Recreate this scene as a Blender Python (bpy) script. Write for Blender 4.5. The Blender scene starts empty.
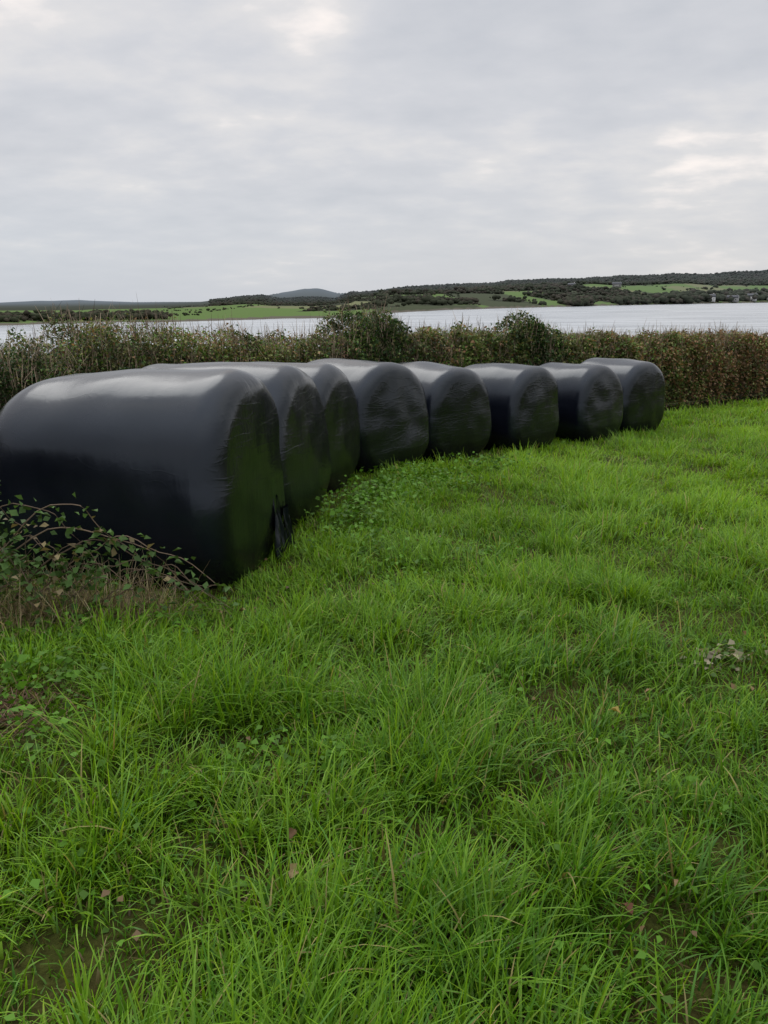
import bpy, math, numpy as np
from mathutils import Matrix, Vector, noise as mn
rng=np.random.default_rng(7)
sc=bpy.context.scene
SEA=-4.4
CAMH=1.6
# ---------------------------------------------------------------- helpers
_lat=np.random.default_rng(3).random((64,64))
def vn(x,y,s=0):
    x=np.asarray(x,float)+s*17.31; y=np.asarray(y,float)+s*9.73
    xi=np.floor(x).astype(int); yi=np.floor(y).astype(int)
    fx=x-xi; fy=y-yi; fx=fx*fx*(3-2*fx); fy=fy*fy*(3-2*fy)
    a=_lat[xi%64,yi%64]; b=_lat[(xi+1)%64,yi%64]; c=_lat[xi%64,(yi+1)%64]; d=_lat[(xi+1)%64,(yi+1)%64]
    return (a*(1-fx)+b*fx)*(1-fy)+(c*(1-fx)+d*fx)*fy
def fbm(x,y,s=0,o=3):
    t=0;a=.5;n=0
    for i in range(o):
        t=t+a*vn(x*2**i,y*2**i,s+i*3); n+=a; a*=.5
    return t/n
def mesh_obj(name,V,F,mat=None,col=None,smooth=False,parent=None):
    V=np.asarray(V,np.float32); F=np.asarray(F,np.int32)
    me=bpy.data.meshes.new(name)
    me.vertices.add(len(V)); me.vertices.foreach_set('co',V.ravel())
    k=F.shape[1]
    me.loops.add(F.size); me.loops.foreach_set('vertex_index',F.ravel())
    me.polygons.add(len(F)); me.polygons.foreach_set('loop_start',np.arange(0,F.size,k,dtype=np.int32))
    if smooth: me.polygons.foreach_set('use_smooth',np.ones(len(F),bool))
    me.update(calc_edges=True)
    if col is not None:
        at=me.color_attributes.new('Col','FLOAT_COLOR','POINT')
        c=np.ones((len(V),4),np.float32); c[:,:3]=col
        at.data.foreach_set('color',c.ravel())
    ob=bpy.data.objects.new(name,me); sc.collection.objects.link(ob)
    if mat: me.materials.append(mat)
    if parent: ob.parent=parent
    return ob
def empty(name,loc=(0,0,0)):
    e=bpy.data.objects.new(name,None); e.location=loc; e.empty_display_size=.2
    sc.collection.objects.link(e); return e
def new_mat(name):
    m=bpy.data.materials.new(name); m.use_nodes=True
    nt=m.node_tree; nt.nodes.clear()
    return m,nt,nt.nodes,nt.links
def leafmat(name,rough=.5,trans=.3,tint=(1.25,1.2,.7),spec=.35):
    m,nt,N,L=new_mat(name)
    out=N.new('ShaderNodeOutputMaterial'); at=N.new('ShaderNodeAttribute'); at.attribute_name='Col'
    p=N.new('ShaderNodeBsdfPrincipled'); p.inputs['Roughness'].default_value=rough; p.inputs['Specular IOR Level'].default_value=spec
    t=N.new('ShaderNodeBsdfTranslucent'); mx=N.new('ShaderNodeMixShader'); mx.inputs[0].default_value=trans
    mul=N.new('ShaderNodeMix'); mul.data_type='RGBA'; mul.blend_type='MULTIPLY'; mul.inputs[0].default_value=1
    mul.inputs[7].default_value=(*tint,1)
    L.new(at.outputs['Color'],p.inputs['Base Color']); L.new(at.outputs['Color'],mul.inputs[6]); L.new(mul.outputs[2],t.inputs['Color'])
    L.new(p.outputs[0],mx.inputs[1]); L.new(t.outputs[0],mx.inputs[2]); L.new(mx.outputs[0],out.inputs[0])
    return m
def blades(P,az,th0,bend,length,width,S=3,tipw=.12,up=None):
    n=len(P); Vs=[]; pos=P.copy(); 
    side=np.stack([-np.sin(az),np.cos(az),np.zeros(n)],1)
    for i in range(S+1):
        t=i/S
        w=width*(1-(1-tipw)*t**1.6)*(0.75+.25*min(1,t*3))*.5
        Vs.append(pos-side*w[:,None]); Vs.append(pos+side*w[:,None])
        th=th0+bend*(t+.5/S)
        st=length/S
        pos=pos+np.stack([np.sin(th)*np.cos(az),np.sin(th)*np.sin(az),np.cos(th)],1)*st[:,None]
    V=np.stack(Vs,1).reshape(-1,3)
    b=(np.arange(n)*(2*(S+1)))[:,None,None]; q=np.arange(S)[None,:,None]*2
    F=(b+q+np.array([0,1,3,2])[None,None,:]).reshape(-1,4)
    return V,F
def leaves(P,size,wr=.55,tilt=1.0,az=None,r=rng,fold=.2):
    n=len(P)
    if az is None: az=r.random(n)*6.283
    el=(r.random(n)-.4)*tilt
    d=np.stack([np.cos(az)*np.cos(el),np.sin(az)*np.cos(el),np.sin(el)],1)
    rd=r.normal(size=(n,3)); s=np.cross(d,rd*.6+np.array([0,0,1])); s/=np.linalg.norm(s,axis=1)[:,None]+1e-6
    nr=np.cross(s,d)
    sz=size[:,None]
    a=P-d*sz*.5; c=P+d*sz*.5
    m1=P-d*sz*.08+nr*sz*fold; b=m1+s*sz*wr*.5; e=m1-s*sz*wr*.5
    V=np.stack([a,b,c,e],1).reshape(-1,3)
    F=(np.arange(n)*4)[:,None]+np.array([0,1,2,3])[None,:]
    return V,F
def tube(pts,rads,n=5):
    pts=[Vector(p) for p in pts]; V=[];F=[]
    for i,p in enumerate(pts):
        d=(pts[min(i+1,len(pts)-1)]-pts[max(i-1,0)]).normalized()
        a=d.orthogonal().normalized(); b=d.cross(a)
        for k in range(n):
            t=6.2832*k/n; V.append(p+(a*math.cos(t)+b*math.sin(t))*rads[i])
    for i in range(len(pts)-1):
        for k in range(n):
            F.append((i*n+k,i*n+(k+1)%n,(i+1)*n+(k+1)%n,(i+1)*n+k))
    return np.array([tuple(v) for v in V]),np.array(F)
def join(parts):
    Vs=[];Fs=[];Cs=[];o=0
    for V,F,C in parts:
        Vs.append(V);Fs.append(F+o);o+=len(V);Cs.append(np.broadcast_to(C,(len(V),3)) if np.ndim(C)==1 else C)
    return np.concatenate(Vs),np.concatenate(Fs),np.concatenate(Cs)
# ---------------------------------------------------------------- hedge line and ground height
HL=np.array([(-5.0,-3),(-4.5,1.5),(-4.0,4.2),(-3.6,6.2),(-2.3,9.2),(0.5,12.6),(4.,15.6),(9.5,20.2),(16,25),(32,35)],float)
def sdist(x,y):
    x=np.asarray(x,float);y=np.asarray(y,float)
    best=np.full(x.shape,1e9); sg=np.zeros(x.shape)
    for i in range(len(HL)-1):
        a=HL[i];b=HL[i+1];d=b-a;L2=d@d
        t=((x-a[0])*d[0]+(y-a[1])*d[1])/L2
        lo=-1e9 if i==0 else 0; hi=1e9 if i==len(HL)-2 else 1
        t=np.clip(t,lo,hi)
        px=a[0]+t*d[0];py=a[1]+t*d[1]
        ds=np.hypot(x-px,y-py); cr=d[0]*(y-a[1])-d[1]*(x-a[0])
        m=ds<best; best=np.where(m,ds,best); sg=np.where(m,np.sign(cr),sg)
    return best*sg
def gz(x,y,detail=True):
    x=np.asarray(x,float);y=np.asarray(y,float)
    yy=np.clip(y,-5,30); t=np.maximum(yy-2,0)
    z=-.048*t-.025*np.clip(yy-9.5,0,4)
    if detail: z=z+(fbm(x*.5,y*.5,1)-.5)*.10+(fbm(x*2.2,y*2.2,2)-.5)*.06
    s=sdist(x,y)
    return z-np.clip(.09*(s-2),0,6.5)
def gz1(x,y): return float(gz(np.array([x]),np.array([y]))[0])
# ---------------------------------------------------------------- ground
xs=np.concatenate([np.linspace(-150,-9,30)[:-1],np.arange(-9,15,.16),np.linspace(15,260,40)])
ys=np.concatenate([np.linspace(-60,-1,12)[:-1],np.arange(-1,25,.16),np.linspace(25,200,40)])
X,Y=np.meshgrid(xs,ys,indexing='ij'); Z=gz(X,Y)
V=np.stack([X,Y,Z],-1).reshape(-1,3); nx,ny=len(xs),len(ys)
I=(np.arange(nx-1)[:,None]*ny+np.arange(ny-1)[None,:]).ravel()
F=np.stack([I,I+ny,I+ny+1,I+1],1)
m,nt,N,L=new_mat('ground_soil')
out=N.new('ShaderNodeOutputMaterial');p=N.new('ShaderNodeBsdfPrincipled');p.inputs['Roughness'].default_value=1;p.inputs['Specular IOR Level'].default_value=.1
tc=N.new('ShaderNodeTexCoord');n1=N.new('ShaderNodeTexNoise');n1.inputs['Scale'].default_value=1.3;n1.inputs['Detail'].default_value=8
n2=N.new('ShaderNodeTexNoise');n2.inputs['Scale'].default_value=38;n2.inputs['Detail'].default_value=6
r1=N.new('ShaderNodeValToRGB');r1.color_ramp.elements[0].position=.35;r1.color_ramp.elements[0].color=(.050,.034,.016,1);r1.color_ramp.elements[1].position=.65;r1.color_ramp.elements[1].color=(.055,.075,.014,1)
mx=N.new('ShaderNodeMix');mx.data_type='RGBA';mx.blend_type='MULTIPLY';mx.inputs[0].default_value=.8
r2=N.new('ShaderNodeValToRGB');r2.color_ramp.elements[0].position=.3;r2.color_ramp.elements[0].color=(.35,.3,.25,1);r2.color_ramp.elements[1].position=.7;r2.color_ramp.elements[1].color=(1.2,1.2,1.,1)
bp=N.new('ShaderNodeBump');bp.inputs['Strength'].default_value=.8;bp.inputs['Distance'].default_value=.03
L.new(tc.outputs['Object'],n1.inputs[0]);L.new(tc.outputs['Object'],n2.inputs[0]);L.new(n1.outputs[0],r1.inputs[0]);L.new(n2.outputs[0],r2.inputs[0])
L.new(r1.outputs[0],mx.inputs[6]);L.new(r2.outputs[0],mx.inputs[7]);L.new(mx.outputs[2],p.inputs['Base Color']);L.new(n2.outputs[0],bp.inputs['Height']);L.new(bp.outputs[0],p.inputs['Normal']);L.new(p.outputs[0],out.inputs[0])
g=mesh_obj('ground',V,F,m,smooth=True); g['kind']='structure'
# ---------------------------------------------------------------- bales
FACE=[(-.84,4.98,10,.735,1.60,.035,.16,.36),(-.64,6.42,14,.715,1.50,.012,.17,.24),(-.43,7.80,18,.69,1.42,.012,.17,.22),(.16,8.92,41,.69,1.34,.02,.13,.2),(1.04,9.95,46,.66,1.30,.018,.14,.2),(2.20,11.0,44,.65,1.30,.022,.13,.2),(3.44,12.1,48,.645,1.28,.02,.14,.2),(4.42,13.1,51,.68,1.26,.03,.13,.2)]
def bale_material(nm,loose=False):
    m,nt,N,L=new_mat(nm)
    out=N.new('ShaderNodeOutputMaterial');p=N.new('ShaderNodeBsdfPrincipled')
    tc=N.new('ShaderNodeTexCoord');sp=N.new('ShaderNodeSeparateXYZ');L.new(tc.outputs['Object'],sp.inputs[0])
    sn=N.new('ShaderNodeSeparateXYZ');L.new(tc.outputs['Normal'],sn.inputs[0])
    def M(op,a,b=None):
        n=N.new('ShaderNodeMath');n.operation=op
        for i,v in enumerate((a,b)):
            if v is None: continue
            if isinstance(v,(int,float)): n.inputs[i].default_value=v
            else: L.new(v,n.inputs[i])
        return n.outputs[0]
    x,y,z=sp.outputs
    ang=M('ARCTAN2',y,z)
    oi=N.new('ShaderNodeObjectInfo'); rnd=M('MULTIPLY',oi.outputs['Random'],37.)
    def crease(scale,rot,warp,detail,sharp=6.):
        mp=N.new('ShaderNodeMapping');mp.inputs['Scale'].default_value=scale;mp.inputs['Rotation'].default_value=rot
        cx=N.new('ShaderNodeCombineXYZ');L.new(rnd,cx.inputs[0]);L.new(rnd,cx.inputs[1])
        L.new(tc.outputs['Object'],mp.inputs[0])
        ad=N.new('ShaderNodeVectorMath');L.new(mp.outputs[0],ad.inputs[0]);L.new(cx.outputs[0],ad.inputs[1])
        nn=N.new('ShaderNodeTexNoise');nn.inputs['Scale'].default_value=1;nn.inputs['Detail'].default_value=detail;nn.inputs['Roughness'].default_value=.5;nn.inputs['Distortion'].default_value=warp
        L.new(ad.outputs[0],nn.inputs[0])
        a=M('ABSOLUTE',M('SUBTRACT',nn.outputs[0],.5))
        return M('SUBTRACT',1.,M('MINIMUM',M('MULTIPLY',a,sharp),1.))
    k1=crease((2,9,1.4),(.30,0,0),.4,2,22.); k2=crease((3,2.0,8),(-.5,.2,0),.7,1,26.); k3=crease((5,5,5),(.2,.3,0),.9,2,26.); k4=crease((2,2.2,13),(.9,.1,0),.4,1,26.)
    nw=N.new('ShaderNodeTexNoise');nw.inputs['Scale'].default_value=2.0;nw.inputs['Detail'].default_value=1;L.new(tc.outputs['Object'],nw.inputs[0])
    endh=M('ADD',M('ADD',M('MULTIPLY',k1,.11),M('MULTIPLY',k2,.06)),M('ADD',M('MULTIPLY',k3,.05),M('ADD',M('MULTIPLY',k4,.06),M('MULTIPLY',nw.outputs[0],.9))))
    c3=N.new('ShaderNodeCombineXYZ');L.new(M('ADD',M('MULTIPLY',x,20.),M('MULTIPLY',ang,1.6)),c3.inputs[0]);L.new(M('MULTIPLY',ang,1.2),c3.inputs[1]);L.new(rnd,c3.inputs[2])
    e3=N.new('ShaderNodeTexNoise');e3.inputs['Scale'].default_value=1.;e3.inputs['Detail'].default_value=2;L.new(c3.outputs[0],e3.inputs[0])
    c4=N.new('ShaderNodeTexNoise');c4.inputs['Scale'].default_value=5;c4.inputs['Detail'].default_value=3;L.new(tc.outputs['Object'],c4.inputs[0])
    barh=M('ADD',M('ADD',M('MULTIPLY',e3.outputs[0],.14),M('MULTIPLY',c4.outputs[0],.30)),M('MULTIPLY',k3,.025))
    mr=N.new('ShaderNodeMapRange');mr.interpolation_type='SMOOTHSTEP';L.new(M('ABSOLUTE',sn.outputs[0]),mr.inputs[0]);mr.inputs[1].default_value=.45;mr.inputs[2].default_value=.98
    hm=N.new('ShaderNodeMix');hm.data_type='FLOAT';L.new(mr.outputs[0],hm.inputs[0]);L.new(barh,hm.inputs[2]);L.new(endh,hm.inputs[3])
    b=N.new('ShaderNodeBump');b.inputs['Strength'].default_value=.6;b.inputs['Distance'].default_value=.013;L.new(hm.outputs[0],b.inputs['Height'])
    L.new(b.outputs[0],p.inputs['Normal'])
    d=N.new('ShaderNodeTexNoise');d.inputs['Scale'].default_value=3.;d.inputs['Detail'].default_value=7;L.new(tc.outputs['Object'],d.inputs[0])
    rr=N.new('ShaderNodeMapRange');rr.inputs[1].default_value=.3;rr.inputs[2].default_value=.7;rr.inputs[3].default_value=.19;rr.inputs[4].default_value=.29;L.new(d.outputs[0],rr.inputs[0])
    re=N.new('ShaderNodeMix');re.data_type='FLOAT';L.new(mr.outputs[0],re.inputs[0]);L.new(rr.outputs[0],re.inputs[2]);re.inputs[3].default_value=.24
    L.new(re.outputs[0],p.inputs['Roughness'])
    cr=N.new('ShaderNodeValToRGB');cr.color_ramp.elements[0].position=.35;cr.color_ramp.elements[0].color=(.0045,.0056,.0105,1);cr.color_ramp.elements[1].position=.75;cr.color_ramp.elements[1].color=(.0075,.009,.0155,1)
    L.new(d.outputs[0],cr.inputs[0])
    ce=N.new('ShaderNodeMix');ce.data_type='RGBA';L.new(mr.outputs[0],ce.inputs[0]);L.new(cr.outputs[0],ce.inputs[6]);ce.inputs[7].default_value=(.004,.0048,.0052,1)
    L.new(ce.outputs[2],p.inputs['Base Color'])
    p.inputs['Specular IOR Level'].default_value=.35 if loose else .50
    p.inputs['Specular Tint'].default_value=(.80,.90,1,1)
    L.new(p.outputs[0],out.inputs[0]); return m
BM=bale_material('black_wrap_film');BL=bale_material('black_loose_film',True)
def bale_mesh(seed,R,Ln,sq,rc1,rc0,NS=120,NT=170):
    a=Ln/2
    A=R-rc0;B=rc0*math.pi/2;Cc=Ln-rc0-rc1;D=rc1*math.pi/2;E=R-rc1; T=A+B+Cc+D+E
    prof=[]
    for s in np.linspace(0,T,NS+1)[1:-1]:
        if s<A: prof.append((-a,s))
        elif s<A+B: t=(s-A)/rc0; prof.append((-a+rc0-rc0*math.cos(t),A+rc0*math.sin(t)))
        elif s<A+B+Cc: prof.append((-a+rc0+(s-A-B),R))
        elif s<A+B+Cc+D: t=(s-A-B-Cc)/rc1; prof.append((a-rc1+rc1*math.sin(t),E+rc1*math.cos(t)))
        else: prof.append((a,T-s))
    V=[]
    r=np.random.default_rng(seed); o=Vector((r.random()*50,r.random()*50,r.random()*50))
    sag=.05; skew=(r.random()-.5)*.05
    def deform(x,rr,th):
        q=min(1,rr/R)
        sx=x+math.copysign(.045*(1-q*q),x)
        k=1+.03*(1-(x/a)**2)
        k*=1-sq*math.cos(4*th)*q
        y=rr*k*math.sin(th)*.96; z=rr*k*math.cos(th)
        v=Vector((sx,y,z))
        n1=mn.noise(v*1.6+o); n2=mn.noise(v*4+o); n4=mn.noise(Vector((v.x*3,v.y*7,v.z*2.5))+o)
        endm=max(0,min(1,(abs(x)-(a-rc1*1.2))/(rc1*.9)))
        v.y*=1+.045*n1+.010*n2; v.z*=1+.04*n1+.010*n2
        v.x*=1+.02*n1; v.x+=math.copysign(1,x)*endm*(n2*.010+n4*.004)
        v.x+=skew*v.z*1.2
        zb=-R*.90
        if v.z<zb: v.z=zb-(zb-v.z)*.12
        bw=max(0,1-abs(v.z+R*.45)/(R*.6)); v.y*=1+sag*bw; v.x*=1+.025*bw
        return v
    for x,rr in prof:
        for j in range(NT): V.append(deform(x,rr,6.283185*j/NT))
    n=len(prof)
    V.append(deform(-a,0.0001,0)); V.append(deform(a,0.0001,0))
    V=np.array([tuple(v) for v in V])
    i,j=np.meshgrid(np.arange(n-1),np.arange(NT),indexing='ij'); i=i.ravel();j=j.ravel();j2=(j+1)%NT
    F=np.stack([i*NT+j,i*NT+j2,(i+1)*NT+j2,(i+1)*NT+j],1)
    j=np.arange(0,NT,2)
    Fa=np.stack([np.full(len(j),n*NT),(j+2)%NT,(j+1)%NT,j],1)
    Fb=np.stack([np.full(len(j),n*NT+1),(n-1)*NT+j,(n-1)*NT+j+1,(n-1)*NT+(j+2)%NT],1)
    return V,np.concatenate([F,Fa,Fb])
blab=["large black plastic-wrapped silage bale beside brambles, torn film at base",
"black plastic-wrapped silage bale pressed against its neighbour on the grass",
"black plastic-wrapped round silage bale with creased end, tucked in row",
"black plastic-wrapped silage bale with broad crumpled end on the grass",
"glossy black plastic-wrapped silage bale with wrinkled end on the grass",
"black plastic-wrapped silage bale with rounded shoulders beside the hedge",
"black plastic-wrapped silage bale slightly slumped beside the hedge",
"black plastic-wrapped silage bale standing at the end of the row"]
bales=[]
for k,(fx,fy,th,R,Ln,sq,rc1,rc0) in enumerate(FACE):
    t=math.radians(th); n=(math.cos(t),-math.sin(t))
    cx=fx-n[0]*Ln/2; cy=fy-n[1]*Ln/2
    V,F=bale_mesh(k+1,R,Ln,sq,rc1,rc0)
    gzc=float(gz(np.array([cx]),np.array([cy]),False)[0])
    ob=mesh_obj('silage_bale',V,F,BM,smooth=True)
    ob.location=(cx,cy,gzc+R*.90-.03-(.03 if k==0 else 0)); ob.rotation_euler=(0,math.radians([-1.3,0,0,-1,1,0,-1.5,1][k]),-t)
    ob['label']=blab[k]; ob['category']='silage bale'; ob['group']='black wrapped silage bales in a row'
    bales.append((ob,cx,cy,n,R,Ln))
ob,cx,cy,n,R,Ln=bales[0]
def flap(u0,z0,w,h,seed):
    A,B=30,26; V=[]
    for i in range(A):
        for j in range(B):
            s=i/(A-1);t=j/(B-1)
            wr=mn.noise(Vector((s*6,t*2,seed)))*.028+mn.noise(Vector((s*16,t*3,seed+3)))*.012
            edge=1+.25*mn.noise(Vector((s*4,seed,0)))
            V.append((Ln/2+.045+wr+.045*(1-t)**1.5,u0+(s-.5)*w*(1-.5*t),z0+t*h*edge))
    F=[(i*B+j,(i+1)*B+j,(i+1)*B+j+1,i*B+j+1) for i in range(A-1) for j in range(B-1)]
    return np.array(V),np.array(F),np.array([0.,0,0])
V,F,C=join([flap(.24,-.62,.26,.46,2),flap(.44,-.62,.16,.34,5)])
fo=mesh_obj('loose_film',V,F,BL,smooth=True,parent=ob); fo['label']='crumpled torn black film hanging at the base'
# ---------------------------------------------------------------- grass
def inbale(x,y,shr=.1):
    m=np.zeros(len(x),bool)
    for ob,cx,cy,n,R,Ln in bales:
        u=(x-cx)*n[0]+(y-cy)*n[1]; v=-(x-cx)*n[1]+(y-cy)*n[0]
        m|=(abs(u)<Ln/2-shr)&(abs(v)<R-shr-.05)
    return m
A_=np.array([.082,.222,.012]);B_=np.array([.285,.515,.022])
zones=[(.5,3.0,6800,.165,.0072,5,.040),(3.0,5.5,5200,.138,.0074,4,.052),(5.5,9.,3200,.125,.0085,3,.066),(9.,14.,1800,.12,.011,2,.08),(14.,27.,850,.12,.017,2,.09)]
GV=[]
W=lambda y:.60*y+1.3
for (y0,y1,rho,len0,w0,S,sg) in zones:
    area=(W(y0)+W(y1))*(y1-y0)
    n=int(area*rho*.33)
    y=y0+(y1-y0)*rng.random(n);x=(rng.random(n)*2-1)*W(y1);k=(abs(x)<W(y))&(sdist(x,y)<-.3)&(~inbale(x,y))
    k&=rng.random(n)>np.exp(-((x+1.62)**2+(y-2.85)**2)/.10)
    x,y=x[k],y[k];n=len(x)
    V,F=blades(np.stack([x,y,gz(x,y)-.01],1),rng.random(n)*6.28,rng.random(n)*.7,rng.random(n)*1.6,(.03+.055*rng.random(n)),w0*.8*(.6+.7*rng.random(n)),2)
    c=rng.random((n,1))*.7*np.clip(fbm(x*1.2,y*1.2,77)*1.8-.2,.2,1.2)[:,None];col=A_*(1-c)+B_*c
    isd=rng.random(n)<.14;col[isd]=np.array([.30,.22,.10])*(.4+.8*rng.random((int(isd.sum()),1)))
    GV.append((V,F,np.repeat(col,6,axis=0)*np.tile(np.array([.4,.4,.7,.7,.95,.95]),n)[:,None]))  # short blades: root shade put into the vertex colour
    nb=int(area*rho); per=24; nt_=nb//per
    cy_=y0+(y1-y0)*rng.random(nt_*2); cx_=(rng.random(nt_*2)*2-1)*W(y1)
    k=(abs(cx_)<W(cy_)); cx_=cx_[k][:nt_];cy_=cy_[k][:nt_]
    k=sdist(cx_,cy_)<-.35; cx_=cx_[k];cy_=cy_[k]; T=len(cx_)
    vig=fbm(cx_*2.6,cy_*2.6,5)
    th_=(.48+1.25*np.clip((vig-.32)*2.2,0,1.15))*(.6+.8*rng.random(T))
    worn=np.exp(-((cx_+1.62)**2+(cy_-2.85)**2)/.12)
    for (bx,by,br) in [(.62,5.2,.03),(1.60,3.4,.03),(-.42,2.2,.014),(.95,1.9,.02),(-.35,2.5,.01),(.45,2.6,.012),(1.5,3.1,.02),(-.1,4.7,.02),(.1,2.05,.008),(-1.0,2.3,.012),(.7,1.55,.008),(1.05,2.5,.012),(-.6,3.1,.014),(.2,3.4,.014)]:
        worn=np.maximum(worn,.85*np.exp(-((cx_-bx)**2+(cy_-by)**2)/br))
    thin=fbm(cx_*4.6,cy_*4.6,9)
    keep=(rng.random(T)>worn*1.1)&(rng.random(T)>np.clip((.45-thin)*6,0,.93))
    cx_,cy_,th_,thin=cx_[keep],cy_[keep],th_[keep],thin[keep]; T=len(cx_)
    tcol=rng.random(T)
    id=np.repeat(np.arange(T),per); n=len(id)
    ox=rng.normal(size=n)*sg;oy=rng.normal(size=n)*sg
    x=cx_[id]+ox;y=cy_[id]+oy
    flow=fbm(x*.6,y*.6,21)*9+3.9
    out_az=np.arctan2(oy,ox)
    az=np.where(rng.random(n)<.45,out_az+rng.normal(size=n)*.6,np.where(rng.random(n)<.5,flow+rng.normal(size=n)*.7,rng.random(n)*6.283))
    ln=len0*th_[id]*(.45+.85*rng.random(n))
    near=np.clip(1.2+sdist(x,y),0,1)
    ln*=1+.5*near
    rim=inbale(x,y,-.22); ln*=np.where(rim,.7,1)
    st=np.exp(-((x+1.1)/.8)**2-((y-4.1)/.35)**2); ln*=1-.55*st
    th0=rng.random(n)*.5+.05; bend=rng.random(n)**1.2*1.9+.1
    wd=w0*(.5+.95*rng.random(n))
    z=gz(x,y)-.012
    k=~inbale(x,y)
    x,y,z,az,ln,th0,bend,wd,idk=x[k],y[k],z[k],az[k],ln[k],th0[k],bend[k],wd[k],id[k]; n=len(x)
    V,F=blades(np.stack([x,y,z],1),az,th0,bend,ln,wd,S)
    big=fbm(x*.35,y*.35,31); c=np.clip(.45*tcol[idk]+.5*rng.random(n)+.03+(big-.5)*.9+np.clip((y-3)*.04,-.08,.20),0,1.15)[:,None]
    col=A_*(1-c)+B_*c
    yel=rng.random(n)
    col[yel<.035]=np.array([.42,.36,.13])*(.5+.7*rng.random((int((yel<.035).sum()),1)))
    col[(yel>.045)&(yel<.11)]*=np.array([1.4,1.1,1.])
    blu=(yel>.93); col[blu]*=np.array([.62,.8,1.6])
    nv=2*(S+1); hv=np.tile(np.repeat(np.linspace(.32,1.12,S+1),2),n)[:,None]  # colour darkened towards the root, painted occlusion between blades
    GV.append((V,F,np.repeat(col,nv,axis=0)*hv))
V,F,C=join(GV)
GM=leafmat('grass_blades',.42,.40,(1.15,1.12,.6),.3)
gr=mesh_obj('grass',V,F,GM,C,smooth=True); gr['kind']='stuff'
LM=leafmat('leaf_green',.55,.22,(1.2,1.15,.6),.2)
wp=[];wc=[];ws=[]
def weedpatch(cx,cy,rx,ry,n,h,size,col):
    x=cx+rng.normal(size=n)*rx;y=cy+rng.normal(size=n)*ry;z=gz(x,y)+rng.random(n)**.8*h
    k=~inbale(x,y,0);x,y,z=x[k],y[k],z[k]
    wp.append(np.stack([x,y,z],1));wc.append(np.array(col)*(.5+.9*rng.random((len(x),1))));ws.append(size*(.6+.8*rng.random(len(x))))
G1=(.085,.20,.016)
for (a,b,rx,ry,n,h,s) in [(-.22,6.3,.18,.3,420,.24,.045),(.0,7.0,.2,.3,400,.28,.045),(.45,7.7,.25,.2,350,.26,.045),(1.2,8.8,.25,.2,200,.2,.045),(-.2,5.5,.2,.25,260,.14,.04),
   (.1,4.9,.2,.25,160,.10,.035),(.65,5.3,.15,.12,160,.12,.03),(-.35,2.45,.2,.12,160,.12,.03),(-1.3,3.8,.3,.15,200,.10,.035),(-1.75,3.3,.25,.3,360,.14,.04),(-1.45,2.9,.2,.25,160,.12,.035),(.5,3.3,.35,.3,150,.10,.03),(-.2,3.4,.5,.3,150,.10,.028),(2.6,6.4,.6,.5,200,.09,.04),(-.9,1.9,.25,.3,130,.11,.028),(.3,1.7,.3,.2,120,.11,.024),(-1.3,2.6,.2,.2,120,.11,.032),(.9,2.4,.2,.15,90,.10,.026),(.1,2.05,.1,.08,60,.07,.026)]:
    weedpatch(a,b,rx,ry,n,h,s,G1)
weedpatch(1.56,3.36,.10,.05,44,.08,.045,(.30,.27,.18)); weedpatch(1.6,3.36,.14,.08,60,.08,.035,(.09,.16,.04))
n=260;x=(rng.random(n)*2-1)*2.6;y=1.2+5*rng.random(n)
wp.append(np.stack([x,y,gz(x,y)+.02+.05*rng.random(n)],1));wc.append(np.array([.26,.17,.09])*(.35+.9*rng.random((n,1))));ws.append(.018+.022*rng.random(n))
P=np.concatenate(wp);S_=np.concatenate(ws);Cc=np.concatenate(wc)
V,F=leaves(P,S_,.75,.9)
w=mesh_obj('ground_weeds',V,F,LM,np.repeat(Cc,4,axis=0)); w['kind']='stuff'
# ---------------------------------------------------------------- hedge
seg=np.hypot(*np.diff(HL,axis=0).T); cum=np.concatenate([[0],np.cumsum(seg)]);HT=cum[-1]
def hpt(s):
    x=np.interp(s,cum,HL[:,0]);y=np.interp(s,cum,HL[:,1])
    e=.3; dx=np.interp(s+e,cum,HL[:,0])-np.interp(s-e,cum,HL[:,0]);dy=np.interp(s+e,cum,HL[:,1])-np.interp(s-e,cum,HL[:,1])
    l=np.hypot(dx,dy)+1e-9
    return x,y,-dy/l,dx/l
def hh(s):
    x,y,_,_=hpt(s)
    h=1.45+.16*(fbm(s*.55,s*0,40)-.5)*2+.18*(vn(s*2.1,s*0,44)-.5)+.14*(vn(s*5.1,s*0,47)-.5)
    h=h+.20*np.exp(-((x-.2)/.45)**2)+.24*np.exp(-((x-3.1)/.4)**2)+.18*np.clip((y-9.5)/5,0,1)
    return h
def shell(s,a,rf):
    x,y,nxx,nyy=hpt(s);H=hh(s);hw=.62
    lump=1+.30*(fbm(s*1.9,a*1.7,50)-.5)+.22*(vn(s*5,a*4.,53)-.5)
    ca=np.cos(a);sa=np.sin(a)
    off=-np.sign(ca)*np.abs(ca)**.55*hw*rf*lump
    zz=np.abs(sa)**.6*H*(1-(1-rf*lump)*.45)
    off=off+.62
    bx=x+nxx*off;by=y+nyy*off
    return bx,by,gz(x,y,False)+zz
he=empty('hedge',(0.5,12.6,gz1(.5,12.6)))
he['label']='long trimmed mixed hedge, green and russet leaves, along field edge';he['category']='hedge'
def hobj(name,V,F,mat,col,smooth=False):
    o=mesh_obj(name,V-np.array(he.location),F,mat,col,smooth); o.parent=he; return o
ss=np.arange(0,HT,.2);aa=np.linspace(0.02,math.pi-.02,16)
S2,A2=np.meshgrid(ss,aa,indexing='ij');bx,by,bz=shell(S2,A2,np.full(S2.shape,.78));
V=np.stack([bx,by,bz],-1).reshape(-1,3);nn=len(aa)
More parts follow.
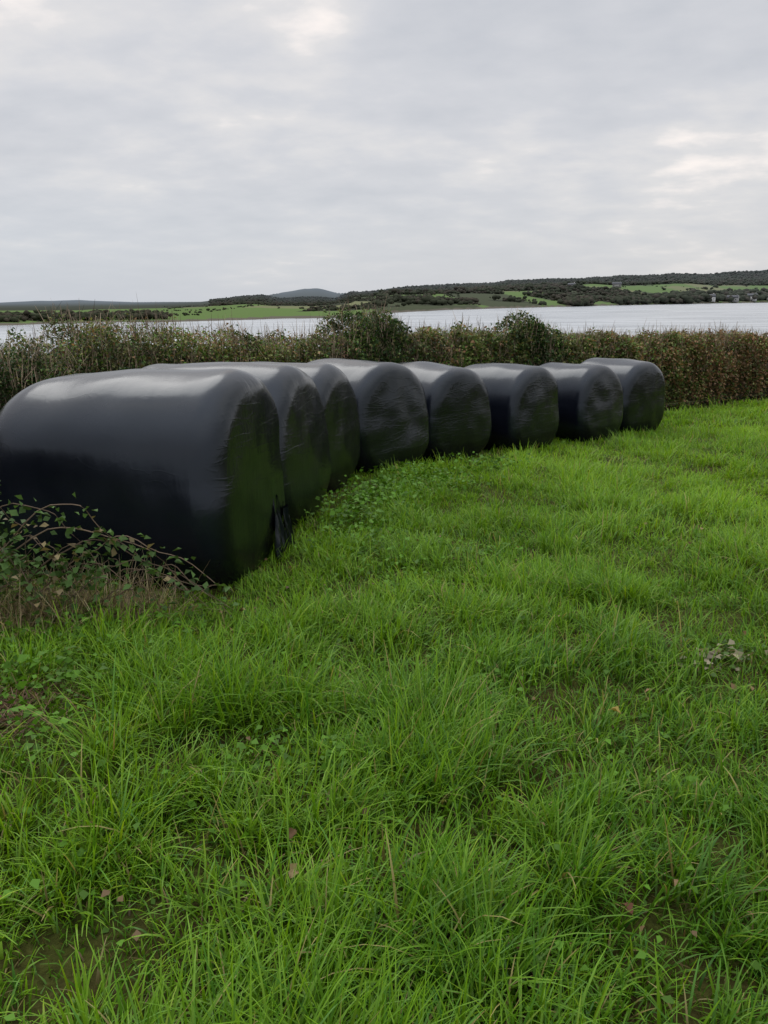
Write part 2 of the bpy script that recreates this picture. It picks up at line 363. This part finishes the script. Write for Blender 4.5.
I=(np.arange(len(ss)-1)[:,None]*nn+np.arange(nn-1)[None,:]).ravel();F=np.stack([I,I+nn,I+nn+1,I+1],1)
HC=leafmat('shade_core_and_stems',.9,.0,(1,1,1),.1)  # shared by the added dark core and the brown twigs and stems
hobj('shade_core',V,F,HC,np.array([.034,.031,.017]),True)  # solid dark core added inside the leaves to block light, no modelled branches
n=320000
u=rng.random(n); s=3+(HT-3)*u**1.35
a=np.where(rng.random(n)<.8,rng.random(n)*1.9,rng.random(n)*math.pi)
rf=.76+.34*rng.random(n)**.8
x,y,z=shell(s,a,rf)
x+=rng.normal(size=n)*.02;y+=rng.normal(size=n)*.02;z+=rng.normal(size=n)*.035
dens=fbm(s*3.1,a*3.,61)
k=rng.random(n)<np.clip((dens-.22)*3.2,.15,1)
s,a,x,y,z=s[k],a[k],x[k],y[k],z[k];n=len(s)
sx=hpt(s)[0]
size=(.026+.028*rng.random(n))*np.clip(np.hypot(x,y)/9,.9,1.7)
rus=np.clip((sx-3.5)/5.,0,1)*.50+.10*(fbm(s*.8,s*0+2,66)>.58)+.08
rus=rus*(.5+.9*fbm(s*2.2,a*2.,68))
isr=rng.random(n)<rus
green=np.array([.098,.170,.038])*(.5+1.0*rng.random((n,1)));
olive=np.array([.215,.230,.085])*(.5+.9*rng.random((n,1)))
dark=np.array([.038,.080,.022])*(.5+1.*rng.random((n,1)))
brown=np.array([.31,.19,.105])*(.5+.8*rng.random((n,1)))
col=np.where(rng.random((n,1))<.46,olive,green)
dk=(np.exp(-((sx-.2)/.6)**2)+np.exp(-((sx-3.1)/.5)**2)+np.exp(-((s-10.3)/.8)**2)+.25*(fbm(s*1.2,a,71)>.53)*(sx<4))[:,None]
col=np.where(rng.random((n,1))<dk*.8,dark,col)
col=np.where((isr&(dk[:,0]<.5))[:,None],brown,col)
col*=(.55+.9*np.clip(fbm(s*2.6,a*2.6,75)*1.6-.3,0,1))[:,None]
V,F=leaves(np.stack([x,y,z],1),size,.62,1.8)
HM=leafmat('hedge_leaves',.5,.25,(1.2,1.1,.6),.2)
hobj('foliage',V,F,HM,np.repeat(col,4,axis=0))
n=30000
s=4+(HT-4)*rng.random(n)**1.2;a=.3+rng.random(n)*1.6;x,y,z=shell(s,a,.88+.18*rng.random(n))
ln=.08+.28*rng.random(n)**2.2;az=rng.random(n)*6.28
V1,F1=blades(np.stack([x,y,z],1),az,rng.random(n)*.9,(rng.random(n)-.3)*.8,ln,.004+.003*rng.random(n)+.0003*np.hypot(x,y),3,.3)
c1=np.repeat(np.array([.30,.235,.165])*(.4+.9*rng.random((n,1))),8,axis=0)
n=90
s=8+18*rng.random(n);a=np.full(n,1.45)+rng.normal(size=n)*.2;x,y,z=shell(s,a,np.full(n,.95))
V2,F2=blades(np.stack([x,y,z-.05],1),rng.random(n)*6.28,rng.random(n)*.5,(rng.random(n)-.3)*1.2,.15+.16*rng.random(n)**2,.006+.003*rng.random(n),4,.3)
V,F,C=join([(V1,F1,c1),(V2,F2,np.array([.10,.075,.05]))])
hobj('twigs',V,F,HC,C)
# ---------------------------------------------------------------- bramble and dead grass by the first bale
bx0,by0=-2.2,4.15
br=empty('bramble_bush',(bx0,by0,gz1(bx0,by0)))
br['label']='straggling bramble with arching stems, dark leaves, leaning on bale';br['category']='bramble'
stems=[];LP=[];LS=[];LC=[]
r2=np.random.default_rng(12)
specs=[((-2.35,4.0),(-1.05,3.95),.66,.14,.0055),((-2.3,3.95),(-1.3,3.95),.72,.40,.005),((-2.45,4.0),(-1.6,3.95),.74,.46,.005),((-2.2,4.0),(-.84,3.92),.52,.10,.0055),((-2.5,4.05),(-2.0,3.97),.8,.58,.005),((-2.55,4.05),(-1.9,3.99),.74,.55,.005),((-2.5,3.8),(-1.7,3.75),.4,.1,.004),((-2.0,4.0),(-.92,3.93),.52,.24,.0045),((-1.7,3.95),(-.80,3.92),.30,.12,.004)]
for q in range(26):
    xa=-2.6+r2.random()*1.0; specs.append(((xa,3.85+.2*r2.random()),(xa+.25+.8*r2.random()-.15,3.82+.16*r2.random()),.22+.5*r2.random()*max(.2,(-1.2-xa)/1.4),.05+.4*r2.random()*max(.1,(-1.3-xa)/1.3),.0026+.0014*r2.random()))
for (p0,p1,h,ze,rad) in specs:
    pts=[];N_=20
    big=rad>.0042
    for i in range(N_):
        t=i/(N_-1);x=p0[0]+(p1[0]-p0[0])*t+.09*mn.noise(Vector((t*3.5,p0[0]*9,h*5)));y=p0[1]+(p1[1]-p0[1])*t+.03*mn.noise(Vector((t*4,7,h*9)))
        z=gz1(x,y)+ze*t+ (h-ze*.5)*4*t*(1-t)*.8+.10*mn.noise(Vector((t*5,h*17,3)))*min(1,t*3)
        pts.append((x,y,max(z,gz1(x,y))))
        if i>1:
            for q in range(r2.integers(0,6 if big else 3)):
                LP.append((x+r2.normal()*.03,y-abs(r2.normal())*.03,z+r2.normal()*.03));LS.append(.034+.028*r2.random())
                LC.append(np.array([.075,.145,.036])*(.5+1.0*r2.random()) if r2.random()<.86 else np.array([.22,.18,.09])*(.5+r2.random()))
    V,F=tube(pts,[rad*(1-.6*i/(N_-1)) for i in range(N_)])
    stems.append((V,F,np.array([.19,.14,.10])*(.6+.6*r2.random())))
for q in range(620):
    x=-2.40+r2.normal()*.24;y=3.98+r2.normal()*.13
    LP.append((x,y,gz1(x,y)+r2.random()**.9*.60));LS.append(.03+.03*r2.random());LC.append(np.array([.07,.14,.034])*(.4+1.1*r2.random()) if r2.random()<.78 else np.array([.19,.15,.09])*(.5+r2.random()))
V,F,C=join(stems); o=mesh_obj('stems',V-np.array(br.location),F,HC,C,True);o.parent=br
V,F=leaves(np.array(LP),np.array(LS),.68,1.4);o=mesh_obj('foliage',V-np.array(br.location),F,HM,np.repeat(np.array(LC),4,axis=0));o.parent=br
n=3000
ci=rng.integers(0,6,n)
cx=np.array([-1.95,-1.6,-2.3,-1.4,-2.1,-1.75])[ci];cyy=np.array([3.98,4.0,3.92,4.02,3.80,3.90])[ci]
x=cx+rng.normal(size=n)*.17;y=cyy+rng.normal(size=n)*.10
k=~inbale(x,y,-.02);x,y=x[k],y[k];n=len(x)
V,F=blades(np.stack([x,y,gz(x,y)],1),rng.random(n)*6.28,rng.random(n)*1.1,rng.random(n)*2.0,.10+.30*rng.random(n)**1.3,.0028+.003*rng.random(n),4,.2)
pk_=rng.random((n,1))
col=np.where(pk_<.5,np.array([.54,.45,.27]),np.where(pk_<.85,np.array([.26,.19,.11]),np.array([.10,.21,.02])))*(.35+.85*rng.random((n,1)))
o=mesh_obj('dead_grass',V,F,GM,np.repeat(col,10,axis=0));o['kind']='stuff'
n=900
x=-1.70+rng.normal(size=n)*.17;y=2.85+rng.normal(size=n)*.20
V1,F1=blades(np.stack([x,y,gz(x,y)+.01],1),rng.random(n)*6.28,.8+rng.random(n)*.7,rng.random(n)*.6,.05+.12*rng.random(n),.003+.003*rng.random(n),3,.3)
col=np.array([.21,.125,.07])*(.3+1.1*rng.random((n,1)))
o=mesh_obj('plant_litter',V1,F1,GM,np.repeat(col,8,axis=0));o['kind']='stuff'
def dead_leaf(x,y,z,size,col,az,label):
    V=[];NL=9
    for i in range(NL):
        t=i/(NL-1);w=math.sin(math.pi*t**.8)*.32*(1+.25*math.sin(t*19));c=.16*math.sin(t*3.1)
        for q in (-1,-.5,0,.5,1): V.append(((t-.5),q*w,c+.35*abs(q)**1.5*w*2+.05*math.sin(t*9+q*3)))
    F=[(i*5+j,(i+1)*5+j,(i+1)*5+j+1,i*5+j+1) for i in range(NL-1) for j in range(4)]
    o=mesh_obj('dead_leaf',np.array(V)*size,F,LM,np.array(col),True)
    o.location=(x,y,gz1(x,y)+z);o.rotation_euler=(.2,-.1,az);o['label']=label;o['category']='leaf'
dead_leaf(-.245,1.78,.10,.052,(.32,.24,.12),.9,'dry curled tan leaf lying in the long grass')
dead_leaf(-.28,1.98,.08,.045,(.14,.08,.04),1.2,'dark brown fallen leaf among grass blades')
dead_leaf(.90,2.75,.09,.05,(.34,.26,.07),2.6,'yellowish fallen leaf lying in the grass')
dead_leaf(.62,1.68,.09,.04,(.16,.07,.04),2.1,'small dark red fallen leaf in the grass')
# ---------------------------------------------------------------- water
m,nt,N,L=new_mat('sea_water')
out=N.new('ShaderNodeOutputMaterial');p=N.new('ShaderNodeBsdfPrincipled');p.inputs['Roughness'].default_value=.22;p.inputs['IOR'].default_value=1.33
tc=N.new('ShaderNodeTexCoord');mp=N.new('ShaderNodeMapping');mp.inputs['Scale'].default_value=(.2,.4,1);mp.inputs['Rotation'].default_value=(0,0,.25)
n1=N.new('ShaderNodeTexNoise');n1.inputs['Scale'].default_value=1.;n1.inputs['Detail'].default_value=6;n1.inputs['Roughness'].default_value=.6
mp2=N.new('ShaderNodeMapping');mp2.inputs['Scale'].default_value=(.035,.09,1);n2=N.new('ShaderNodeTexNoise');n2.inputs['Scale'].default_value=1;n2.inputs['Detail'].default_value=7
cr=N.new('ShaderNodeValToRGB');cr.color_ramp.elements[0].position=.38;cr.color_ramp.elements[0].color=(.25,.275,.30,1);cr.color_ramp.elements[1].position=.62;cr.color_ramp.elements[1].color=(.42,.445,.47,1)
b=N.new('ShaderNodeBump');b.inputs['Strength'].default_value=.55;b.inputs['Distance'].default_value=.45
L.new(tc.outputs['Object'],mp.inputs[0]);L.new(mp.outputs[0],n1.inputs[0]);L.new(tc.outputs['Object'],mp2.inputs[0]);L.new(mp2.outputs[0],n2.inputs[0]);L.new(n2.outputs[0],cr.inputs[0]);L.new(cr.outputs[0],p.inputs['Base Color'])
L.new(n1.outputs[0],b.inputs['Height']);L.new(b.outputs[0],p.inputs['Normal']);L.new(p.outputs[0],out.inputs[0])
RR=np.array([20,60,150,400,1000,3000,9000,20000.]);NA=64;V=[]
for r in RR:
    for k in range(NA):V.append((r*math.cos(6.2832*k/NA),r*math.sin(6.2832*k/NA),SEA))
F=[(i*NA+k,i*NA+(k+1)%NA,(i+1)*NA+(k+1)%NA,(i+1)*NA+k) for i in range(len(RR)-1) for k in range(NA)]
F=[tuple(reversed(f)) for f in F]
o=mesh_obj('water',V,F,m);o['kind']='structure'
# ---------------------------------------------------------------- far land
pxs=np.array([-300,0,230,350,400,450,560,640,768,1000]);shr=np.array([230,262,272,310,430,540,720,980,1300,1500.])
def U(px):return (px-384)/780/.966
ups=U(pxs)
def shore(u):return np.interp(u,ups,shr)*(1+.06*(fbm(u*14,u*0,80)-.5)*2)
px2=np.array([-300,0,60,100,150,215,235,260,275,290,302,312,322,334,345,365,400,440,480,500,560,600,640,690,740,768,1000]);pr=np.array([1,.5,2.5,3,1,.8,3,5.5,6.5,8.4,9.8,12.3,12.4,10,8.2,8,11,12.5,14,17,18,19.5,20.5,21,23,22.5,21])
def ridge_r(u):return np.interp(u,U(np.array([-300,150,215,270,290,340,358,768,1000])),[4500,4500,2600,2600,4200,4200,2400,2300,2300])
def fz(u,r):
    s=shore(u);rr=ridge_r(u);P=np.interp(u,U(px2),pr)
    P=P+np.clip(P/8,0,1)*(vn(u*60,u*0,8)-.5)*1.2
    hr=P/780*rr+6
    t=np.clip((r-s)/(rr-s),0,1)
    bank=np.clip((r-s)/25,-1,1);bank=np.where(bank<0,-3*(-bank)**.5,1.3*bank)
    pk=np.interp(u,U(np.array([150,230,270,290,340,358])),[4,1.3,1.5,2.6,2.6,1.3])
    h=bank+np.where(r>s,(hr-1.3)*(t**pk),0)
    mid=np.interp(u,U(np.array([150,230,380,480,620,768])),[0,1.5,6,9,11,9.])
    h=h+np.where(r>s,mid*np.exp(-((r-s-420)/260)**2)*(.5+fbm(u*7,r*.002,83)),0)
    h=h+np.where(r>s,np.clip((r-s)/400,0,1)*(fbm(u*9+r*.0015,r*.003,83)-.5)*10*np.clip(P/14,.08,1),0)
    h=np.where(r>rr,h-(r-rr)*.03,h)
    return SEA+h
us=np.linspace(-1.1,1.3,620);rs=np.geomspace(200,6500,190)
Ug,Rg=np.meshgrid(us,rs,indexing='ij');Zg=fz(Ug,Rg)
ca=1/np.sqrt(1+Ug**2);Xg=Rg*Ug*ca;Yg=Rg*ca
V=np.stack([Xg,Yg,Zg],-1).reshape(-1,3)
I=(np.arange(len(us)-1)[:,None]*190+np.arange(189)[None,:]).ravel();F=np.stack([I,I+190,I+191,I+1],1)
m,nt,N,L=new_mat('far_fields')
out=N.new('ShaderNodeOutputMaterial');p=N.new('ShaderNodeBsdfPrincipled');p.inputs['Roughness'].default_value=1;p.inputs['Specular IOR Level'].default_value=0
at=N.new('ShaderNodeAttribute');at.attribute_name='Col';L.new(at.outputs['Color'],p.inputs['Base Color']);L.new(p.outputs[0],out.inputs[0])
def fieldid(X,Y):
    return vn(np.floor(X/75+.5*vn(X/200,Y/200,3))*7.3,np.floor(Y/160+.4*vn(X/150,Y/150,6))*5.1,90)
f=fieldid(Xg,Yg)
colA=np.array([.11,.165,.058]);colB=np.array([.16,.17,.09]);colC=np.array([.065,.075,.045])
C=np.where((f<.46)[...,None],colA,np.where((f<.66)[...,None],colB,colC))
def woodm(X,Y,sh): return ((fbm(X/300,Y/300,95)>.22)&(sh>430))|((fbm(X/200,Y/120,97)>.54)&(sh>60))
wood=woodm(Xg,Yg,Rg-shore(Ug))|(Rg>1700)
C=np.where(wood[...,None],np.array([.046,.050,.034])*(.8+.5*fbm(Xg/60,Yg/60,33))[...,None],C)
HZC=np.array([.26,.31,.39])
def haze(r): return 1-np.exp(-(np.asarray(r)/6800)**1.6)  # distance haze painted into the vertex colours of land and trees
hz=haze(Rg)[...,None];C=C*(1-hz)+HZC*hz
sh=(Rg-shore(Ug));C=np.where(((sh<8))[...,None],np.array([.12,.11,.09]),C)
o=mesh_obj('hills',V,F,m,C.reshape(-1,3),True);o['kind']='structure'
TP=[];TS=[]
def addt(u,r,h):
    c=1/math.sqrt(1+u*u);TP.append((r*u*c,r*c,float(fz(np.array([u]),np.array([r]))[0])));TS.append(h)
r3=np.random.default_rng(5)
for q in range(38000):
    px=-60+900*r3.random();u=U(px);s=float(shore(np.array([u]))[0]);rr=float(ridge_r(u))
    r=s+20+(rr*1.02-s)*r3.random()**.8
    c=1/math.sqrt(1+u*u);X_=r*u*c;Y_=r*c
    if px<225 and r>s+120: continue
    if r>2700: continue
    w_=bool(woodm(np.array([X_]),np.array([Y_]),r-s)[0])
    if w_ or (r3.random()<.008): addt(u,r,(3.2+2.8*r3.random())*(1 if px>380 else (.75 if r>1200 else .4)))
for q in range(6500):
    px=180+620*r3.random();u=U(px);s=float(shore(np.array([u]))[0]);r=s+30+900*r3.random()
    c=1/math.sqrt(1+u*u);X_=r*u*c;Y_=r*c
    a_=fieldid(np.array([X_,X_+6.,X_]),np.array([Y_,Y_,Y_+6.]))
    if abs(a_[0]-a_[1])+abs(a_[0]-a_[2])>.02: addt(u,r,1.3+1.3*r3.random() if px>380 else .7+.5*r3.random())
for q in range(420):
    px=-60+240*r3.random();u=U(px);s=float(shore(np.array([u]))[0]);addt(u,s+12+50*r3.random()**1.5,1.4+1.2*r3.random()*(1 if px<165 else .4))
for q in range(2600):
    px=470+370*r3.random();u=U(px);s=float(shore(np.array([u]))[0])
    if px>665 or px>600 and vn(np.array([px/26.]),np.array([.5]),4)[0]>.35 or vn(np.array([px/22.]),np.array([.5]),4)[0]>.7: addt(u,s+(24 if px>670 else 6)+(20+max(px-560,0)*.9)*r3.random(),4+(6 if px>640 else 2)*r3.random())
TP=np.array(TP);TS=np.array(TS)
import bmesh
bm=bmesh.new();bmesh.ops.create_icosphere(bm,subdivisions=1,radius=1);bv=np.array([tuple(v.co) for v in bm.verts]);bf=np.array([[v.index for v in f.verts] for f in bm.faces]);bm.free()
K=3;n=len(TP)
Vl=[];Fl=[];Cl=[];o_=0
tc_=rng.random((n,1))
for k in range(K):
    off=rng.normal(size=(n,3))*np.array([.8,.8,.18])*TS[:,None];off[:,2]+=TS*(.30+.2*k/K)
    sc_=TS*(.34+.18*rng.random(n))
    jit=1+.45*(rng.random((n,len(bv),1))-.5)
    V=(TP+off)[:,None,:]+bv[None]*sc_[:,None,None]*jit*np.array([1.2,1.2,.8])
    F=bf[None]+(np.arange(n)*len(bv))[:,None,None]
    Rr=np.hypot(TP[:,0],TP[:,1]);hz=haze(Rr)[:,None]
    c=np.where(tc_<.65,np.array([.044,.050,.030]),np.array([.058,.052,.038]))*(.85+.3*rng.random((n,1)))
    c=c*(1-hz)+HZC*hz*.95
    Vl.append(V.reshape(-1,3));Fl.append(F.reshape(-1,3)+o_);o_+=n*len(bv);Cl.append(np.repeat(c,len(bv),axis=0))
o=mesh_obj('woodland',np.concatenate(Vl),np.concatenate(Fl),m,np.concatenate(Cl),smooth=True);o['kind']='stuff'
def simple(name,c,rough=.8):
    m,nt,N,L=new_mat(name);out=N.new('ShaderNodeOutputMaterial');p=N.new('ShaderNodeBsdfPrincipled');p.inputs['Roughness'].default_value=rough
    t=N.new('ShaderNodeTexNoise');t.inputs['Scale'].default_value=3;mr=N.new('ShaderNodeMix');mr.data_type='RGBA';mr.inputs[6].default_value=(*[q*.8 for q in c],1);mr.inputs[7].default_value=(*c,1)
    L.new(t.outputs[0],mr.inputs[0]);L.new(mr.outputs[2],p.inputs['Base Color']);L.new(p.outputs[0],out.inputs[0]);return m
MW=simple('white_render',(.66,.66,.64));MG=simple('grey_render',(.30,.30,.29));MR=simple('slate_roof',(.10,.105,.12));MD=simple('dark_glass',(.03,.035,.04),.2)
def box(name,c,d,mat,parent):
    x,y,z=c;a,b,h=d[0]/2,d[1]/2,d[2]/2
    V=[(x+i*a,y+j*b,z+k*h) for i in(-1,1) for j in(-1,1) for k in(-1,1)]
    F=[(0,1,3,2),(4,6,7,5),(0,4,5,1),(2,3,7,6),(0,2,6,4),(1,5,7,3)]
    return mesh_obj(name,V,F,mat,parent=parent)
def house(px,dr,w,dp,h,mat,label,yaw=0):
    u=U(px);s=float(shore(np.array([u]))[0]);r=s+dr;c=1/math.sqrt(1+u*u)
    e=empty('farm_house',(r*u*c,r*c,float(fz(np.array([u]),np.array([r]))[0])-.3));e.rotation_euler=(0,0,-math.atan(u)+yaw)
    e['label']=label;e['category']='house';e['group']='houses along the far shore'
    box('wall',(0,0,h/2),(w,dp,h),mat,e)
    rh=h*.6;o=.4
    V=[(-w/2-o,-dp/2-o,h+.01),(w/2+o,-dp/2-o,h+.01),(w/2+o,dp/2+o,h+.01),(-w/2-o,dp/2+o,h+.01),(-w/2-o,0,h+rh),(w/2+o,0,h+rh)]
    rf_=mesh_obj('roof',V,[(0,1,5,4),(2,3,4,5),(0,3,2,1)],MR,parent=e)
    mesh_obj('gable',[V[1],V[2],V[5]],[(0,1,2)],mat,parent=e);mesh_obj('gable',[V[0],V[4],V[3]],[(0,1,2)],mat,parent=e)
    box('chimney',(w*.35,0,h+rh+.3),(.9,.9,1.4),mat,rf_)
    for i,xx in enumerate((-w*.33,w*.33)): box('window',(xx,-dp/2-.02,h*.62),(1.3,.08,1.3),MD,e)
    box('door',(0,-dp/2-.02,1.1),(1.1,.08,2.1),MD,e)
house(560,330,9,7,4.5,MW,'white farmhouse with slate roof on the hillside')
house(602,300,12,8,4.5,MG,'grey farmhouse with slate roof among the fields')
house(690,16,11,8,6.,MW,'white cottage with slate roof near the shore',.2)
house(711,10,14,8,5.5,MG,'grey long house with slate roof by the shore',-.2)
house(729,18,12,9,6.5,MW,'pale two-storey house with slate roof by the shore')
house(748,12,13,8,5.5,MG,'grey house with slate roof among shore trees',.3)
house(764,15,11,8,6.,MW,'small white house with slate roof among shore trees')
# ---------------------------------------------------------------- world
w=bpy.data.worlds.new('World');sc.world=w;w.use_nodes=True
N=w.node_tree.nodes;L=w.node_tree.links;N.clear()
out=N.new('ShaderNodeOutputWorld')
SUN_EL,SUN_AZ=50,-25
sky=N.new('ShaderNodeTexSky');sky.sky_type='NISHITA';sky.sun_disc=False;sky.sun_elevation=math.radians(SUN_EL);sky.sun_rotation=math.radians(SUN_AZ)
b1=N.new('ShaderNodeBackground');b1.inputs[1].default_value=.08;L.new(sky.outputs[0],b1.inputs[0])
tc=N.new('ShaderNodeTexCoord');sp=N.new('ShaderNodeSeparateXYZ');L.new(tc.outputs['Generated'],sp.inputs[0])
def M(op,a,b=None,clamp=False):
    n=N.new('ShaderNodeMath');n.operation=op;n.use_clamp=clamp
    for i,v in enumerate((a,b)):
        if v is None:continue
        if isinstance(v,(int,float)):n.inputs[i].default_value=v
        else:L.new(v,n.inputs[i])
    return n.outputs[0]
zz=M('ADD',M('MAXIMUM',sp.outputs[2],0.),.22)
cb=N.new('ShaderNodeCombineXYZ');L.new(M('DIVIDE',sp.outputs[0],zz),cb.inputs[0]);L.new(M('DIVIDE',sp.outputs[1],zz),cb.inputs[1])
mp=N.new('ShaderNodeMapping');mp.inputs['Rotation'].default_value=(0,0,.35);mp.inputs['Scale'].default_value=(1.1,1.35,1);mp.inputs['Location'].default_value=(3.1,1.7,0);L.new(cb.outputs[0],mp.inputs[0])
na=N.new('ShaderNodeTexNoise');na.inputs['Scale'].default_value=.9;na.inputs['Detail'].default_value=9;na.inputs['Roughness'].default_value=.5;na.inputs['Distortion'].default_value=.3;L.new(mp.outputs[0],na.inputs[0])
nb=N.new('ShaderNodeTexNoise');nb.inputs['Scale'].default_value=4.8;nb.inputs['Detail'].default_value=8;nb.inputs['Roughness'].default_value=.5;L.new(mp.outputs[0],nb.inputs[0])
cm=M('ADD',M('MULTIPLY',na.outputs[0],.62),M('MULTIPLY',nb.outputs[0],.38))
def lobe(az,elv,width,amt):
    d=Vector((math.sin(az)*math.cos(elv),math.cos(az)*math.cos(elv),math.sin(elv)))
    dp=N.new('ShaderNodeVectorMath');dp.operation='DOT_PRODUCT';L.new(tc.outputs['Generated'],dp.inputs[0]);dp.inputs[1].default_value=d
    mr=N.new('ShaderNodeMapRange');mr.interpolation_type='SMOOTHSTEP';L.new(dp.outputs['Value'],mr.inputs[0]);mr.inputs[1].default_value=math.cos(width);mr.inputs[2].default_value=1;mr.inputs[3].default_value=0;mr.inputs[4].default_value=amt
    return mr.outputs[0]
cm=M('ADD',cm,lobe(math.radians(-5),math.radians(21.5),math.radians(8),.21))
cm=M('ADD',cm,lobe(math.radians(22),math.radians(6.),math.radians(8),.07))
cr=N.new('ShaderNodeValToRGB');E=cr.color_ramp.elements
E[0].position=.36;E[0].color=(.60,.615,.655,1);E[1].position=.5;E[1].color=(.68,.685,.715,1)
e=E.new(.60);e.color=(.78,.765,.765,1);e=E.new(.69);e.color=(1.05,.97,.92,1)
L.new(cm,cr.inputs[0])
hr=N.new('ShaderNodeMapRange');hr.inputs[1].default_value=0;hr.inputs[2].default_value=.15;hr.inputs[3].default_value=.85;hr.inputs[4].default_value=0;L.new(sp.outputs[2],hr.inputs[0])
mx=N.new('ShaderNodeMix');mx.data_type='RGBA';L.new(hr.outputs[0],mx.inputs[0]);L.new(cr.outputs[0],mx.inputs[6])
hx=N.new('ShaderNodeMapRange');hx.inputs[1].default_value=-.4;hx.inputs[2].default_value=.4;L.new(sp.outputs[0],hx.inputs[0])
hc=N.new('ShaderNodeMix');hc.data_type='RGBA';L.new(hx.outputs[0],hc.inputs[0]);hc.inputs[6].default_value=(.57,.62,.70,1);hc.inputs[7].default_value=(.68,.68,.70,1);L.new(hc.outputs[2],mx.inputs[7])
el=N.new('ShaderNodeMapRange');el.inputs[1].default_value=.38;el.inputs[2].default_value=1;el.inputs[3].default_value=1;el.inputs[4].default_value=2.5;L.new(sp.outputs[2],el.inputs[0])
b2=N.new('ShaderNodeBackground');L.new(mx.outputs[2],b2.inputs[0]);L.new(el.outputs[0],b2.inputs[1])
ms=N.new('ShaderNodeMixShader');ms.inputs[0].default_value=.92;L.new(b1.outputs[0],ms.inputs[1]);L.new(b2.outputs[0],ms.inputs[2]);L.new(ms.outputs[0],out.inputs[0])
sl=bpy.data.lights.new('sun','SUN');sl.energy=1.0;sl.angle=math.radians(40);sl.color=(1,.96,.9)
so=bpy.data.objects.new('sun',sl);sc.collection.objects.link(so)
e_,a_=math.radians(SUN_EL),math.radians(SUN_AZ)
sd=Vector((math.sin(a_)*math.cos(e_),math.cos(a_)*math.cos(e_),math.sin(e_)))
so.rotation_euler=sd.to_track_quat('Z','Y').to_euler();so.location=(0,0,20)
cd=bpy.data.cameras.new('camera');cd.sensor_fit='VERTICAL';cd.sensor_height=36;cd.sensor_width=27;cd.lens=27.4;cd.clip_start=.05;cd.clip_end=30000
co=bpy.data.objects.new('camera',cd);sc.collection.objects.link(co)
co.matrix_world=Matrix.Translation((0,0,CAMH))@Matrix.Rotation(math.radians(90-15.14),4,'X')@Matrix.Rotation(math.radians(-.45),4,'Z')
sc.camera=co
sc.view_settings.view_transform='Standard';sc.view_settings.look='None';sc.view_settings.exposure=0
